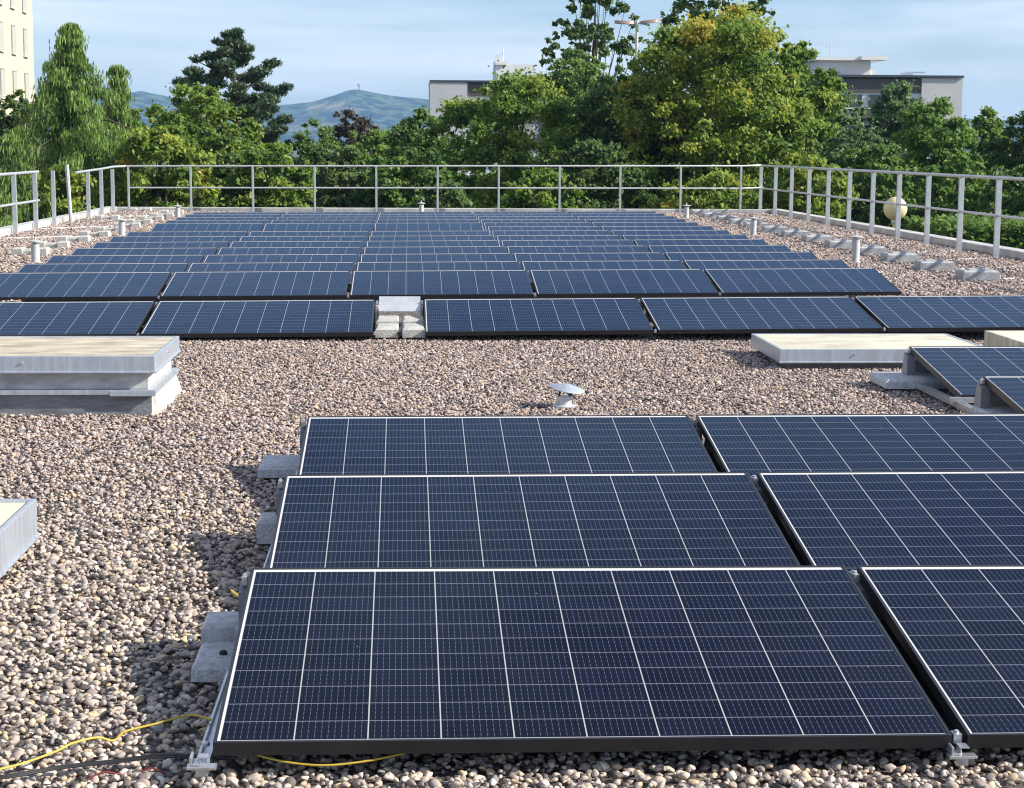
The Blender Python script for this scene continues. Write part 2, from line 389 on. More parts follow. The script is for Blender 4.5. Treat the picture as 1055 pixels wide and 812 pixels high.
gv = MB(); dens = []; size = []
def strip(x0, x1, y0, y1, d, s):
    gv.add([(x0, y0, 0), (x1, y0, 0), (x1, y1, 0), (x0, y1, 0)], [(0, 1, 2, 3)]); dens.append(d); size.append(s)
yy = -1.4
while yy < 10.6:                       # widening with the view, a metre or so to spare on each side
    y1 = yy+1.0
    half = 0.31*(y1+4.2)+1.1
    strip(max(RX0+.25, .65-half), min(8.75, .75+half), yy, y1, 4300 if yy < 2.6 else 5000, .0132 if yy < 2.6 else .0120)
    yy = y1
for k in range(5):
    ya, yb = 10.6+k*5.2, 10.6+(k+1)*5.2 if k < 4 else 36.4
    s = .0185+.002*k
    strip(-6.05, -3.2, ya, yb, 1900-220*k, s); strip(4.9, 8.75, ya, yb, 1900-220*k, s)
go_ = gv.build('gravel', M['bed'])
for nm, vals in (('dens', dens), ('size', size)):
    a = go_.data.attributes.new(nm, 'FLOAT', 'FACE'); a.data.foreach_set('value', vals)
# the two attributes are read on points, so carry them on corners as well
md = go_.modifiers.new('scatter', 'NODES'); md.node_group = scatter_tree()
tag(go_, kind='stuff'); go_['label'] = 'rounded beige and grey pebbles covering the flat roof'

# hills far behind the trees
def hill_mat():
    m, n, l, b = new_mat('wooded_hills')
    t = n.new('ShaderNodeTexCoord')
    z = n.new('ShaderNodeTexNoise'); z.inputs['Scale'].default_value = .035; z.inputs['Detail'].default_value = 8; l.new(t.outputs['Object'], z.inputs['Vector'])
    r = n.new('ShaderNodeValToRGB'); e = r.color_ramp.elements
    e[0].color = (.008, .016, .006, 1); e[0].position = .44; e[1].color = (.10, .13, .05, 1); e[1].position = .58
    l.new(z.outputs['Fac'], r.inputs[0])
    z2 = n.new('ShaderNodeTexNoise'); z2.inputs['Scale'].default_value = .006; z2.inputs['Detail'].default_value = 1
    mp = n.new('ShaderNodeMapping'); mp.inputs['Scale'].default_value = (.8, .8, 5); l.new(t.outputs['Object'], mp.inputs[0]); l.new(mp.outputs[0], z2.inputs['Vector'])
    r2_ = n.new('ShaderNodeValToRGB'); r2_.color_ramp.elements[0].position = .60; r2_.color_ramp.elements[1].position = .63; l.new(z2.outputs['Fac'], r2_.inputs[0])
    at = n.new('ShaderNodeAttribute'); at.attribute_name = 'field'
    mm = n.new('ShaderNodeMath'); mm.operation = 'MAXIMUM'; l.new(at.outputs['Fac'], mm.inputs[0])
    m2 = n.new('ShaderNodeMath'); m2.operation = 'MULTIPLY'; m2.inputs[1].default_value = .35; l.new(r2_.outputs[0], m2.inputs[0]); l.new(m2.outputs[0], mm.inputs[1])
    mx = n.new('ShaderNodeMix'); mx.data_type = 'RGBA'; mx.inputs['B'].default_value = (.36, .30, .16, 1)
    l.new(mm.outputs[0], mx.inputs['Factor']); l.new(r.outputs[0], mx.inputs['A']); l.new(mx.outputs['Result'], b.inputs['Base Color'])
    b.inputs['Roughness'].default_value = 1; b.inputs['Specular IOR Level'].default_value = 0
    return m
prof = [(-3200, 40), (-2400, 70), (-1700, 90), (-1100, 84), (-760, 98), (-686, 102), (-622, 113), (-590, 120), (-548, 113), (-495, 101), (-430, 90), (-346, 90), (-261, 94), (-218, 99), (-190, 106), (-165, 114),
        (-137, 125), (-122, 128), (-105, 126.5), (-89, 123), (-46, 115), (46, 106), (169, 97), (340, 88), (600, 96), (1000, 80), (1700, 60), (2600, 30), (3400, 5)]
px_ = [p[0] for p in prof]; pz_ = [p[1]-GZ for p in prof]
xs = np.linspace(-3200, 3400, 661); ys = np.linspace(-900, 900, 41)
hv = []; hf = []; field = []
for j, y in enumerate(ys):
    for i, x in enumerate(xs):
        h = np.interp(x, px_, pz_)
        sh = math.exp(-(y/420)**2)*1.0
        nn = mnoise.noise(Vector((x*.006, y*.006, 0)))*7*(1-sh)+mnoise.noise(Vector((x*.03, y*.03, 3)))*1.6
        hv.append((x, 4000+y, GZ-1+max(0, (h+1)*sh+nn*min(1, sh*4))))
nx = len(xs)
for j in range(len(ys)-1):
    for i in range(nx-1): hf.append((j*nx+i, j*nx+i+1, (j+1)*nx+i+1, (j+1)*nx+i))
for v in hv:
    dx = (v[0]+172)/52; dz = (v[2]-87-.05*(v[0]+172)*.6)/5.5
    field.append(1.0 if (dx*dx+dz*dz < 1 and v[1] < 4000) else 0.0)
hm = bpy.data.meshes.new('hills'); hm.from_pydata(hv, [], hf); hm.materials.append(hill_mat())
a = hm.attributes.new('field', 'FLOAT', 'POINT'); a.data.foreach_set('value', field)
hm.polygons.foreach_set('use_smooth', [True]*len(hm.polygons))
ho = bpy.data.objects.new('hills', hm); col.objects.link(ho); tag(ho, kind='structure')
b = MB(); b.box(-113, -109, 3998, 4002, 122, 137); b.lathe([(4, 0), (4, 3), (.6, 3.2), (.4, 8)], 10, (-111, 4000, 137))
tag(b.build('tower', M['grey_wall']), 'slim grey mast tower on the summit of the distant blue hill', 'tower')

# ------------------------------------------------------------------ parapet
b = MB()
b.box(8.72, 8.96, -8, 36.5, -0.02, 0.13); b.box(-6.33, -6.11, -8, 36.5, -0.02, 0.13); b.box(-6.33, 8.96, 36.503, 36.8, -0.02, 0.11)
tag(b.build('parapet', M['coping'], bevel=.012), 'low pale concrete parapet edging the gravel roof', 'parapet')

# ------------------------------------------------------------------ guardrails
def post(parent, x, y, wx, wy, z1, z0=0.0):
    b = MB(); b.box(x-wx/2, x+wx/2, y-wy/2, y+wy/2, z0+.012, z1); b.box(x-.07, x+.07, y-.05, y+.05, z0, z0+.0115)
    return b.build('post', M['rail_alu'], parent, bevel=.004)
def railtube(name, parent, pts, r=.021):
    b = MB(); b.tube(pts, r, 10); return b.build(name, M['rail_alu'], parent, smooth=True)
# right side, running away from the viewer
g = empty('guardrail', (8.5, 10, 0), 'grey metal guardrail of wide flat posts along right parapet, beside the concrete blocks', 'guardrail')
RP = [16.65+1.66*k-1.66*2 for k in range(15)]
for y in RP: post(g, 0, y-10, .075, .045, 1.10)
railtube('top_rail', g, [(0, RP[0]-10.4, 1.115), (0, RP[-1]-10, 1.115)], .024)
railtube('mid_rail', g, [(0, RP[0]-10.4, .60), (0, RP[-1]-10, .60)], .019)
LB_R = [15.9+1.62*k for k in range(13)]
for k, y in enumerate(LB_R):
    b = MB(); b.tube([(-1.3, y-9.95, .022), (-.04, RP[k+2]-10, .02)], .012, 6); b.build('foot_bar', M['support'], g)
# back
g = empty('guardrail', (1.1, 36.2, 0), 'thin pale metal guardrail across the back edge before the trees', 'guardrail')
for k in range(11): post(g, -6.89+1.376*k, 0, .045, .045, 1.02+.0075*k)
railtube('top_rail', g, [(-6.95, 0, 1.03), (6.9, 0, 1.105), (7.4, .35, 1.12)])
railtube('mid_rail', g, [(-6.89, 0, .555), (6.9, 0, .60), (7.4, .35, .61)], .018)
# left, far part
g = empty('guardrail', (-6.05, 33.5, 0), 'short guardrail piece at the far left corner with one open end', 'guardrail')
for y in (32.65, 34.2, 35.65): post(g, 0, y-33.5, .075, .045, .97)
railtube('top_rail', g, [(0, -2.15, .955), (0, .7, .99), (0, 2.3, 1.02), (.2, 2.7, 1.03)], .024)
# left, near part
g = empty('guardrail', (-6.05, 24, 0), 'left guardrail end with two rails, running out of the picture', 'guardrail')
for y in (20.9, 22.5, 24.2, 25.85, 27.5): post(g, 0, y-24, .075, .045, 1.01, -.0)
railtube('top_rail', g, [(0, -4.5, 1.0), (0, 3.8, 1.02)], .024)
railtube('mid_rail', g, [(0, -4.5, .50), (0, 3.8, .52)], .021)
g = empty('rail_post', (-6.05, 29.1, 0), 'upright grey post standing alone in the gap of the left guardrail', 'post'); post(g, 0, 0, .07, .045, 1.02)
g = empty('rail_post', (-5.95, 30.2, 0), 'white leaning post beside the lone grey post in the left gap', 'post')
b = MB(); b.tube([(0, 0, .02), (-.06, .05, 1.12)], .036, 8); b.build('pole', M['ventw'], g)
b = MB(); b.box(-.12, .12, -.1, .1, 0, .018); b.build('base_plate', M['dark'], g)
# counterweights
def ballast_mesh(wide, deep, hi, notch):
    b = MB()
    if notch:
        b.cbox(-wide/2, -wide*.2, -deep/2, deep/2, 0, hi, .015); b.cbox(wide*.2, wide/2, -deep/2, deep/2, 0, hi, .015)
        b.cbox(-wide*.2+.001, wide*.2-.001, -deep*.30, deep/2-.03, 0, hi*.78, .02)
    else:
        b.cbox(-wide/2, wide/2, -deep/2, deep/2, 0, hi, .02); b.cbox(-wide*.3, wide*.3, -deep*.3, deep*.3, hi-.001, hi+.014, .012)
        b.box(-wide/2-.006, -wide/2+.002, -.03, .03, .03, .075)
    return b
first = None
for k, y in enumerate(LB_R):
    lab = 'grey concrete counterweight, nearest of the row along the right guardrail' if k == 0 else f'grey concrete counterweight, {ORD[k]} from the near end of the row along right guardrail'
    if first is None:
        first = ballast_mesh(.42, .30, .115, False).build('counterweight', M['counter'])
        tag(first, lab, 'concrete block', 'counterweights along the right guardrail'); first.location = (6.93, y, .02)
    else: dup(first, (6.93+random.uniform(-.03, .03), y, .02), lab).rotation_euler.z = random.uniform(-.06, .06)
first = None
LYL = [20.2+1.6*k for k in range(10)]
for k, y in enumerate(LYL):
    lab = 'notched pale concrete counterweight, nearest of the row along the left guardrail' if k == 0 else f'notched pale concrete counterweight, {ORD[k]} from the near end of the left row'
    if first is None:
        first = ballast_mesh(.46, .28, .10, True).build('counterweight', M['concrete_w'])
        tag(first, lab, 'concrete block', 'counterweights along the left guardrail'); first.location = (-4.62, y, .02)
    else: dup(first, (-4.62+random.uniform(-.04, .04), y, .02), lab).rotation_euler.z = random.uniform(-.08, .08)
for (x, y), lab in (((-5.5, 31.6), 'notched concrete block lying near the far left rail piece, nearer of two'), ((-5.5, 36.0), 'notched concrete block in the far left roof corner by the back rail')):
    dup(first, (x, y, .02), lab)
for k, ((x0, y0), (x1, y1)) in enumerate((((-6.0, 27.5), (-4.6, 28.9)), ((-6.0, 32.6), (-4.65, 33.9)), ((-6.0, 24.2), (-4.6, 25.0)))):
    b = MB(); b.tube([(x0, y0, .03), (x1, y1, .032)], .015, 6)
    tag(b.build('foot_bar', M['galv']), ['slim metal bar from the open left rail end to a counterweight', 'slim metal bar on gravel beside the far left rail piece', 'slim metal bar on gravel at the frame-side left rail post'][k], 'metal bar')

# ------------------------------------------------------------------ solar panels
TILT = .1463; Z0 = 0.10
ct, st = math.cos(TILT), math.sin(TILT)
def P(u, v, d=0.0):      # panel plane -> local: d below the glass
    return Vector((u, v*ct + d*st, Z0 + v*st - d*ct))
def make_panel(label, near):
    root = empty('solar_panel', (0, 0, 0), label, 'solar panel')
    e, h = .0085, .034
    b = MB()
    def bar(u0, u1, v0, v1):
        vs = [P(u, v, d) for d in (h, 0) for v in (v0, v1) for u in (u0, u1)]
        b.add(vs, [(0, 2, 3, 1), (4, 5, 7, 6), (0, 1, 5, 4), (1, 3, 7, 5), (3, 2, 6, 7), (2, 0, 4, 6)])
    bar(0, PL, 0, e); bar(0, PL, PW-e, PW); bar(0, e, e, PW-e); bar(PL-e, PL, e, PW-e)
    b.build('frame', M['black_frame'], root)
    b = MB(); b.add([P(e, e, .003), P(PL-e, e, .003), P(PL-e, PW-e, .003), P(e, PW-e, .003), P(e, e, .009), P(PL-e, e, .009), P(PL-e, PW-e, .009), P(e, PW-e, .009)],
                    [(0, 1, 2, 3), (7, 6, 5, 4)])
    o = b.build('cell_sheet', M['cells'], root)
    uvl = o.data.uv_layers.new(name='UVMap')
    for li, lp in enumerate(o.data.loops):
        vi = lp.vertex_index % 4
        uvl.data[li].uv = ((e if vi in (0, 3) else PL-e)/PL, (e if vi in (0, 1) else PW-e)/PW)
    # clamps at the right-hand seam
    for v in (.03, PW-.035):
        b = MB(); p = P(PL+.019, v, 0)
        b.box(p.x-.010, p.x+.010, p.y-.014, p.y+.014, p.z-.03, p.z-.008)
        b.lathe([(.007, 0), (.007, .005), (.004, .007)], 8, (p.x, p.y, p.z-.008)); b.build('clamp', M['mill_alu'], root)
    if near:
        b = MB(); p = P(-.016, PW-.04, 0); b.box(p.x-.008, p.x+.008, p.y-.02, p.y+.012, p.z-.032, p.z-.008); b.lathe([(.006, 0), (.006, .005), (.004, .007)], 8, (p.x, p.y, p.z-.008)); b.build('clamp', M['mill_alu'], root)
        for u in (-.032, PL-.045):           # upright support plates at the raised back edge
            b = MB(); z1 = Z0+PW*st-.036
            y1 = PW*ct-.02
            b.add([(u, y1-.06, z1-.02), (u+.05, y1-.06, z1-.02), (u+.05, y1+.01, z1), (u, y1+.01, z1), (u, y1-.06, .035), (u+.05, y1-.06, .035), (u+.05, y1+.08, .035), (u, y1+.08, .035)],
                  [(0, 1, 2, 3), (7, 6, 5, 4), (4, 5, 1, 0), (5, 6, 2, 1), (6, 7, 3, 2), (7, 4, 0, 3)])
            b.build('rear_support', M['support'], root)
        b = MB(); b.add([P(.05, PW-.01, .036), P(PL-.06, PW-.01, .036), Vector((PL-.06, PW*ct+.10, .04)), Vector((.05, PW*ct+.10, .04))], [(0, 1, 2, 3), (3, 2, 1, 0)][:1])
        b.add([P(.05, PW-.013, .04), P(PL-.06, PW-.013, .04), Vector((PL-.06, PW*ct+.096, .04)), Vector((.05, PW*ct+.096, .04))], [(3, 2, 1, 0)])
        b.build('wind_plate', M['galv'], root)
    return root
def roll_at(o, x, y, roll, xc, rz=0.0):
    o.location = (x, y, roll*(x-xc)); o.rotation_euler = (0, -roll, rz)
proto = make_panel('large dark solar panel nearest the viewer, shown whole at the bottom', True)
STEP = PL+.0388
front = [(0, 0, 0, -.0044, None), (1, 0, 0, -.0044, 'dark solar panel cut by the right edge in the nearest row'),
         (0, 0.0, 1.5165, .001, 'dark solar panel shown whole in the middle one of the three near rows'),
         (1, 0.0, 1.5165, .001, 'dark solar panel cut by the right edge in the middle near row'),
         (0, .0043, 2.9838, .001, 'dark solar panel shown whole in the rearmost near row, below the mushroom vent'),
         (1, .0043, 2.9838, .001, 'dark solar panel cut by the right edge in the rearmost near row')]
for i, xo, y, rl, lab in front:
    o = proto if lab is None else dup(proto, None, lab)
    o['group'] = 'solar panels of the near block'
    x = xo+i*STEP
    roll_at(o, x-.0026*y, y+.0026*x, rl, .9, .0026)
for (x, y), lab in (((3.6, 5.85), 'small-looking solar panel on grey support by the flat hatch, rear one of two'), ((3.6, 4.40), 'solar panel corner at the right edge in front of the other raised panel')):
    o = dup(proto, None, lab, 'solar panels beside the flat hatch'); roll_at(o, x, y, 0, x)
# the far field shares one lighter prototype
rowA = [(-3.374, 'solar panel cut by the left edge, behind the stacked skylight'), (-1.58, 'solar panel just left of the gap with pale blocks'),
        (.5809, 'solar panel just right of the gap with pale blocks'), (.5809+STEP, 'solar panel second to the right of the gap, in the gapped row'), (.5809+2*STEP, 'solar panel cut by the right edge, behind the flat hatch')]
for x, lab in rowA:
    o = dup(proto, None, lab, 'solar panels of the row with a gap'); roll_at(o, x, 9.5145, .0076, 2.5)
far0 = None
rows = [(12.9624, range(5)), (14.37, range(5)), (15.85, range(5)), (17.35, range(5)), (18.8, range(5)), (20.1, range(5)), (21.55, range(5)),
        (22.95, (3, 4)), (24.4, range(5)), (25.75, range(5)), (27.05, range(5)), (28.3, range(5)), (29.5, range(5))]
COLN = ['leftmost', 'second from left', 'middle', 'fourth from left', 'rightmost']
for ri, (y, cols_) in enumerate(rows):
    for c in cols_:
        if ri == 7: lab = f'far blue solar panel in the short two-panel row, {"left" if c == 3 else "right"} one'
        else:
            if ri < 7: where = f'{ORD[ri]} row behind the gapped row'
            else: where = ['fifth', 'fourth', 'third', 'second', 'last'][ri-8] + (' row before the back rail' if ri == 12 else ' row counted from the back rail')
            lab = f'blue solar panel, {COLN[c]} in the {where}'
        if far0 is None:
            far0 = make_panel(lab, False); far0['group'] = 'solar panels of the far field'; o = far0
        else: o = dup(far0, None, lab)
        roll_at(o, -.1077+(c-2)*STEP, y, .0074 if ri < 5 else .006, 2.5)

# mounting rails, feet and ballast of the near block
for k, (x, lab) in enumerate(((-.024, 'aluminium mounting rail under the left edge of the near panels'), (PL+.0194, 'mounting rail with an added black slab darkening the seam of the near panels'))):
    g = empty('mounting_rail', (x, 0, 0), lab, 'mounting rail')
    wd = .016 if k == 0 else .05
    b = MB(); b.box(-wd, wd if k == 0 else .24, .0 if k == 0 else .10, 4.2, .034, .05 if k == 0 else .064)  # seam box is an added black slab that hides sunlit pebbles below the gap
    if k == 0: b.box(-.016, -.010, .0, 4.2, .0505, .062); b.box(.010, .016, .0, 4.2, .0505, .062)
    b.build('rail', M['mill_alu' if k == 0 else 'black_frame'], g)
    b = MB(); b.box(-.034, .034, -.03, -.002, .048, .055); b.box(-.014, .014, -.024, -.004, .030, .0475); b.build('foot', M['mill_alu'], g, bevel=.001)
    b = MB(); b.box(-.028, -.022, -.024, .02, .0555, .076); b.box(-.0215, -.006, -.024, .02, .0555, .060); b.box(-.008, .016, -.02, .012, .071, .075); b.box(-.0059, -.002, -.02, .012, .0555, .0705); b.build('end_clamp', M['mill_alu'], g, bevel=.001)
    b = MB(); b.lathe([(.010, 0), (.010, .007), (.006, .010)], 10, (-.002 if k else -.004, .10, .0625)); b.build('bolt', M['mill_alu'], g, smooth=True)
# ballast stones sticking out left of the near block
def stone(name, x0, x1, y0, y1, z0, z1, lab, m='concrete', stud=False, ridge=False):
    g = empty(name, ((x0+x1)/2, (y0+y1)/2, z0), lab, 'ballast block', 'ballast blocks of the near panels')
    hx, hy = (x1-x0)/2, (y1-y0)/2
    b = MB(); b.cbox(-hx, hx, -hy, hy, 0, z1-z0, .014)
    if ridge: b.box(-.008, .008, -hy-.004, -hy+.002, .005, z1-z0-.02)
    b.build('block', M[m], g)
    if stud:
        b = MB(); b.lathe([(.011, -.002), (.011, .008), (.006, .012)], 10, (-hx+.078, -.02, z1-z0)); b.build('stud', M['dark'], g, smooth=True)
stone('ballast_block', -.140, .32, .735, .975, .025, .074, 'flat grey ballast slab with a dark stud beside the nearest panel', stud=True)
stone('ballast_block', -.140, .25, .980, 1.13, .03, .122, 'tall grey ballast block standing behind the flat slab by the nearest panel', ridge=True)
stone('ballast_block', -.105, .3, 2.43, 2.59, .03, .118, 'upright grey ballast block beside the middle near panel', ridge=True)
stone('ballast_block', -.215, .3, 3.78, 4.10, .025, .075, 'flat grey ballast slab beside the rearmost near panel')
stone('ballast_block', 3.38, 4.3, 6.62, 7.04, .03, .085, 'pale slab under the rear support of the raised panel by the hatch')
stone('ballast_block', 3.55, 4.3, 5.12, 5.5, .03, .09, 'grey slab under the raised panel at the right edge')
g = empty('mounting_rail', (3.58, 4.4, 0), 'aluminium mounting rail on gravel beside the raised panels at right', 'mounting rail')
b = MB(); b.box(-.02, .02, -.05, 2.5, .034, .056); b.box(-.02, -.012, -.05, 2.5, .0565, .07); b.box(.012, .02, -.05, 2.5, .0565, .07); b.build('rail', M['mill_alu'], g)
b = MB(); b.box(-.05, .09, 1.40, 1.44, .06, .09); b.build('end_clamp', M['mill_alu'], g)

# the gap in the long row
def gap_slab(x, lab):
    g = empty('paving_slab', (x, 10.0, .03), lab, 'slab')
    b = MB(); b.cbox(-.088, .088, -.40, .0, 0, .075, .015); b.build('slab', M['concrete_w'], g)
    b = MB(); b.cbox(-.088, .088, .003, .38, 0, .10, .015); b.build('rear_slab', M['concrete_w'], g)
gap_slab(.285, 'cream concrete slab pair in the left half of the gap, in sunlight')
gap_slab(.492, 'shaded concrete slab pair in the right half of the gap')
b = MB(); b.tube([(.385, 9.58, .06), (.39, 9.8, .075), (.40, 10.0, .055), (.395, 10.35, .06)], .02, 8)
tag(b.build('cable', M['blackc'], smooth=True), 'thick black cable running between the two slabs in the row gap', 'cable')
g = empty('deflector', (.378, 10.6, 0), 'bright sheet metal tray at the back of the row gap', 'metal sheet')
def slopebox(x0, x1, y0, z0, y1, z1, t):
    b = MB(); b.add([(x0, y0, z0-t), (x1, y0, z0-t), (x1, y1, z1-t), (x0, y1, z1-t), (x0, y0, z0), (x1, y0, z0), (x1, y1, z1), (x0, y1, z1)],
                    [(0, 3, 2, 1), (4, 5, 6, 7), (0, 1, 5, 4), (1, 2, 6, 5), (2, 3, 7, 6), (3, 0, 4, 7)]); return b
slopebox(-.17, .17, -.22, .165, .12, .255, .004).build('sheet', M['galv'], g)
b = MB(); b.box(-.19, -.172, -.16, .1, .03, .20); b.box(.172, .19, -.16, .1, .03, .20); b.build('side_plate', M['concrete_w'], g)

# ------------------------------------------------------------------ skylights and hatches
def tray(parent, x0, x1, y0, y1, z0, z1, lip, side, top, drop=.012):
    """a metal-sided cap with a flat top set inside its rim"""
    b = MB()
    b.box(x0, x1, y0, y0+.02, z0, z1); b.box(x0, x1, y1-.02, y1, z0, z1)
    b.box(x0, x0+.02, y0+.0205, y1-.0205, z0, z1); b.box(x1-.02, x1, y0+.0205, y1-.0205, z0, z1)
    b.box(x0-.008, x1+.008, y0-.008, y0-.0005, z0, z0+.012); b.box(x1+.0005, x1+.008, y0, y1, z0, z0+.012)
    b.build('rim', M[side], parent, bevel=.003)
    b = MB(); b.box(x0+.0205, x1-.0205, y0+.0205, y1-.0205, z0+.01, z1-drop)
    b.build('cover', M[top], parent)
    b = MB()
    for (bx, by, d) in ((x0+.35*(x1-x0), y0, (0, -1)), (x1, (y0+y1)/2, (1, 0)), (x0+.75*(x1-x0), y0, (0, -1))):
        p = Vector((bx, by, (z0+z1)/2+.01)); b.tube([p, p+Vector((d[0]*.008, d[1]*.008, 0))], .007, 8)
    b.build('screw', M['mill_alu'], parent)
g = empty('skylight', (-2.2, 6.2, 0), 'stacked rooflight with blue-grey metal rim and brown weathered top on a layered curb', 'skylight')
x1 = 1.27
tray(g, -1.6, x1, -.50, .55, .25, .345, .02, 'zinc', 'grp', .006)
b = MB(); b.box(-1.55, x1-.045, -.44, .50, .155, .2495); b.build('curb', M['curb'], g, bevel=.004)
b = MB(); b.box(-1.6, x1-.005, -.475, .53, .128, .1545); b.box(x1-.25, x1-.002, -.479, -.4755, .12, .15); b.build('ledge', M['zinc'], g, bevel=.005)
b = MB(); b.box(-1.58, x1-.03, -.445, .52, -.005, .1275); b.box(x1-1.145, x1-1.14, -.4475, -.4455, .0, .127); b.build('base_curb', M['bitumen'], g, bevel=.006)
b = MB(); b.add([(x1-.029, -.44, .0), (x1+.02, -.40, .0), (x1+.02, .52, .0), (x1-.029, .52, .0), (x1-.029, -.44, .12), (x1-.02, -.42, .12), (x1-.02, .52, .12), (x1-.029, .52, .12)],
                [(0, 3, 2, 1), (4, 5, 6, 7), (0, 1, 5, 4), (1, 2, 6, 5), (2, 3, 7, 6), (3, 0, 4, 7)]); b.build('flashing', M['concrete_w'], g)

g = empty('roof_hatch', (3.64, 8.25, 0), 'low flat hatch with grey metal side and cream weathered top behind the raised panels', 'hatch')
tray(g, -.69, .76, -.52, .50, .055, .150, .02, 'zinc', 'grp_pale', .004)
b = MB(); b.box(-.63, .70, -.46, .44, -.005, .0545); b.build('curb', M['bitumen'], g)
g = empty('roof_hatch', (5.4, 8.1, 0), 'flat tan-sided hatch half cut by the right edge', 'hatch')
tray(g, -.73, .7, -.70, .62, .06, .175, .02, 'grp', 'cream', .004)
b = MB(); b.box(-.66, .64, -.64, .56, -.005, .0595); b.build('curb', M['bitumen'], g)
g = empty('roof_hatch', (-1.55, 1.85, 0), 'grey-rimmed hatch with cream top, cut by the left edge', 'hatch')
tray(g, -.7, .64, -.75, .63, .05, .195, .02, 'zinc', 'cream', .012)
b = MB(); b.box(-.64, .58, -.69, .57, -.005, .0495); b.build('curb', M['bitumen'], g)

# ------------------------------------------------------------------ vents
def vent(x, y, h, r, lab):
    g = empty('roof_vent', (x, y, 0), lab, 'vent pipe', 'vent pipes along the far field')
    b = MB(); b.lathe([(r*1.9, 0), (r*1.9, .012), (r*1.15, .03), (r, .05), (r, h-.05)], 20); b.build('pipe', M['ventw'], g, smooth=True)
    b = MB(); b.lathe([(r*.35, h-.06), (r*.35, h-.025)], 8); b.lathe([(r*1.55, h-.0255), (r*1.7, h-.022), (r*1.7, h-.012), (r*.4, h+.004), (r*.28, h+.006), (r*.28, h+.04), (r*.1, h+.045)], 20); b.build('cap', M['ventw'], g, smooth=True)
    b = MB()
    for k in range(3):
        a = k*2.09; b.box(r*.75*math.cos(a)-.006, r*.75*math.cos(a)+.006, r*.75*math.sin(a)-.006, r*.75*math.sin(a)+.006, h-.0495, h-.026)
    b.build('spacer', M['galv'], g)
for (x, y, h, lab) in ((-4.2, 18.45, .31, 'pale vent pipe nearest on the left, beside the left counterweights'), (-4.22, 25.3, .30, 'pale vent pipe second along the left side'), (-4.2, 32.2, .30, 'pale vent pipe farthest on the left near the back corner'),
                      (6.3, 19.0, .37, 'pale vent pipe nearest on the right, between panels and counterweights'), (6.28, 25.9, .34, 'pale vent pipe second along the right side'), (6.3, 33.4, .31, 'pale vent pipe farthest on the right by the back rail'),
                      (.72, 35.6, .27, 'small pale vent pipe in the middle of the back edge')):
    vent(x, y, h, .052, lab)
g = empty('mushroom_vent', (1.345, 6.02, 0), 'small grey mushroom vent with a tilted cone cap on open gravel', 'vent')
b = MB(); b.lathe([(.07, 0), (.07, .02), (.042, .03), (.042, .075)], 18); b.build('pipe', M['galv'], g, smooth=True)
b = MB(); b.tube([(.03, .0, .06), (.036, .0, .13)], .007, 6); b.tube([(-.03, .02, .06), (-.02, .02, .135)], .007, 6); b.build('stay', M['dark'], g)
tl = Matrix.Rotation(.16, 3, 'Y') @ Matrix.Rotation(.10, 3, 'X')
b = MB(); b.lathe([(.012, .028), (.02, .026), (.100, .003), (.103, 0), (.100, -.003), (.02, .014)], 24, T=lambda v: tl @ v+Vector((.015, 0, .118))); b.build('cap', M['zinc'], g, smooth=True)

# ------------------------------------------------------------------ cables by the near panel
def cable(name, pts, r, m, lab):
    # smooth the hand-laid points
    P_ = [Vector(p) for p in pts]; out = []
    for i in range(len(P_)-1):
        a, b_, c, d = P_[max(i-1, 0)], P_[i], P_[i+1], P_[min(i+2, len(P_)-1)]
        for k in range(6):
            t = k/6; out.append(.5*((2*b_)+(c-a)*t+(2*a-5*b_+4*c-d)*t*t+(3*b_-a-3*c+d)*t**3))
    out.append(P_[-1]); b = MB(); b.tube(out, r, 8)
    return tag(b.build(name, M[m], smooth=True), lab, 'cable')
cable('cable', [(-.95, -.2, .05), (-.70, -.10, .05), (-.5, .03, .036), (-.40, .13, .038), (-.36, .19, .042), (-.31, .245, .037), (-.275, .27, .020), (-.25, .29, .036), (-.18, .33, .042), (-.10, .345, .058), (-.06, .31, .065), (-.035, .27, .07)], .0030, 'yellow', 'yellow cable curving over pebbles to the near panel')
cable('cable', [(-.95, -.14, .045), (-.6, -.05, .05), (-.48, -.03, .040), (-.36, .035, .038), (-.23, .075, .038), (-.12, .085, .048), (-.05, .06, .05), (.05, .06, .045)], .0042, 'blackc', 'thicker black cable on pebbles below the yellow cable')
cable('cable', [(-.95, -.15, .046), (-.6, -.06, .048), (-.48, -.040, .039), (-.36, .026, .037), (-.23, .068, .036), (-.12, .078, .044), (-.05, .052, .046)], .0030, 'blackc', 'thinner black cable lying against the thicker one')
cable('cable', [(-.31, .0, .004), (-.26, .028, .026), (-.20, .045, .010), (-.15, .05, .026), (-.10, .045, .004)], .0022, 'red', 'short stretch of red cable showing beneath the black cables')
cable('cable', [(.10, .03, .062), (.17, .012, .050), (.26, .0, .045), (.36, .012, .050), (.45, .03, .062)], .0026, 'yellow', 'yellow cable loop hanging below the front frame of the nearest panel')
cable('cable', [(-.045, 1.30, .11), (-.075, 1.22, .16), (-.06, 1.14, .17), (-.03, 1.10, .16)], .0026, 'yellow', 'yellow cable loop behind the tall ballast block')

# ------------------------------------------------------------------ buildings beyond the trees
def facade_box(parent, x0, x1, y0, y1, z0, z1, m, name='wall', bev=0):
    b = MB(); b.box(x0, x1, y0, y1, z0, z1); return b.build(name, M[m], parent, bevel=bev)
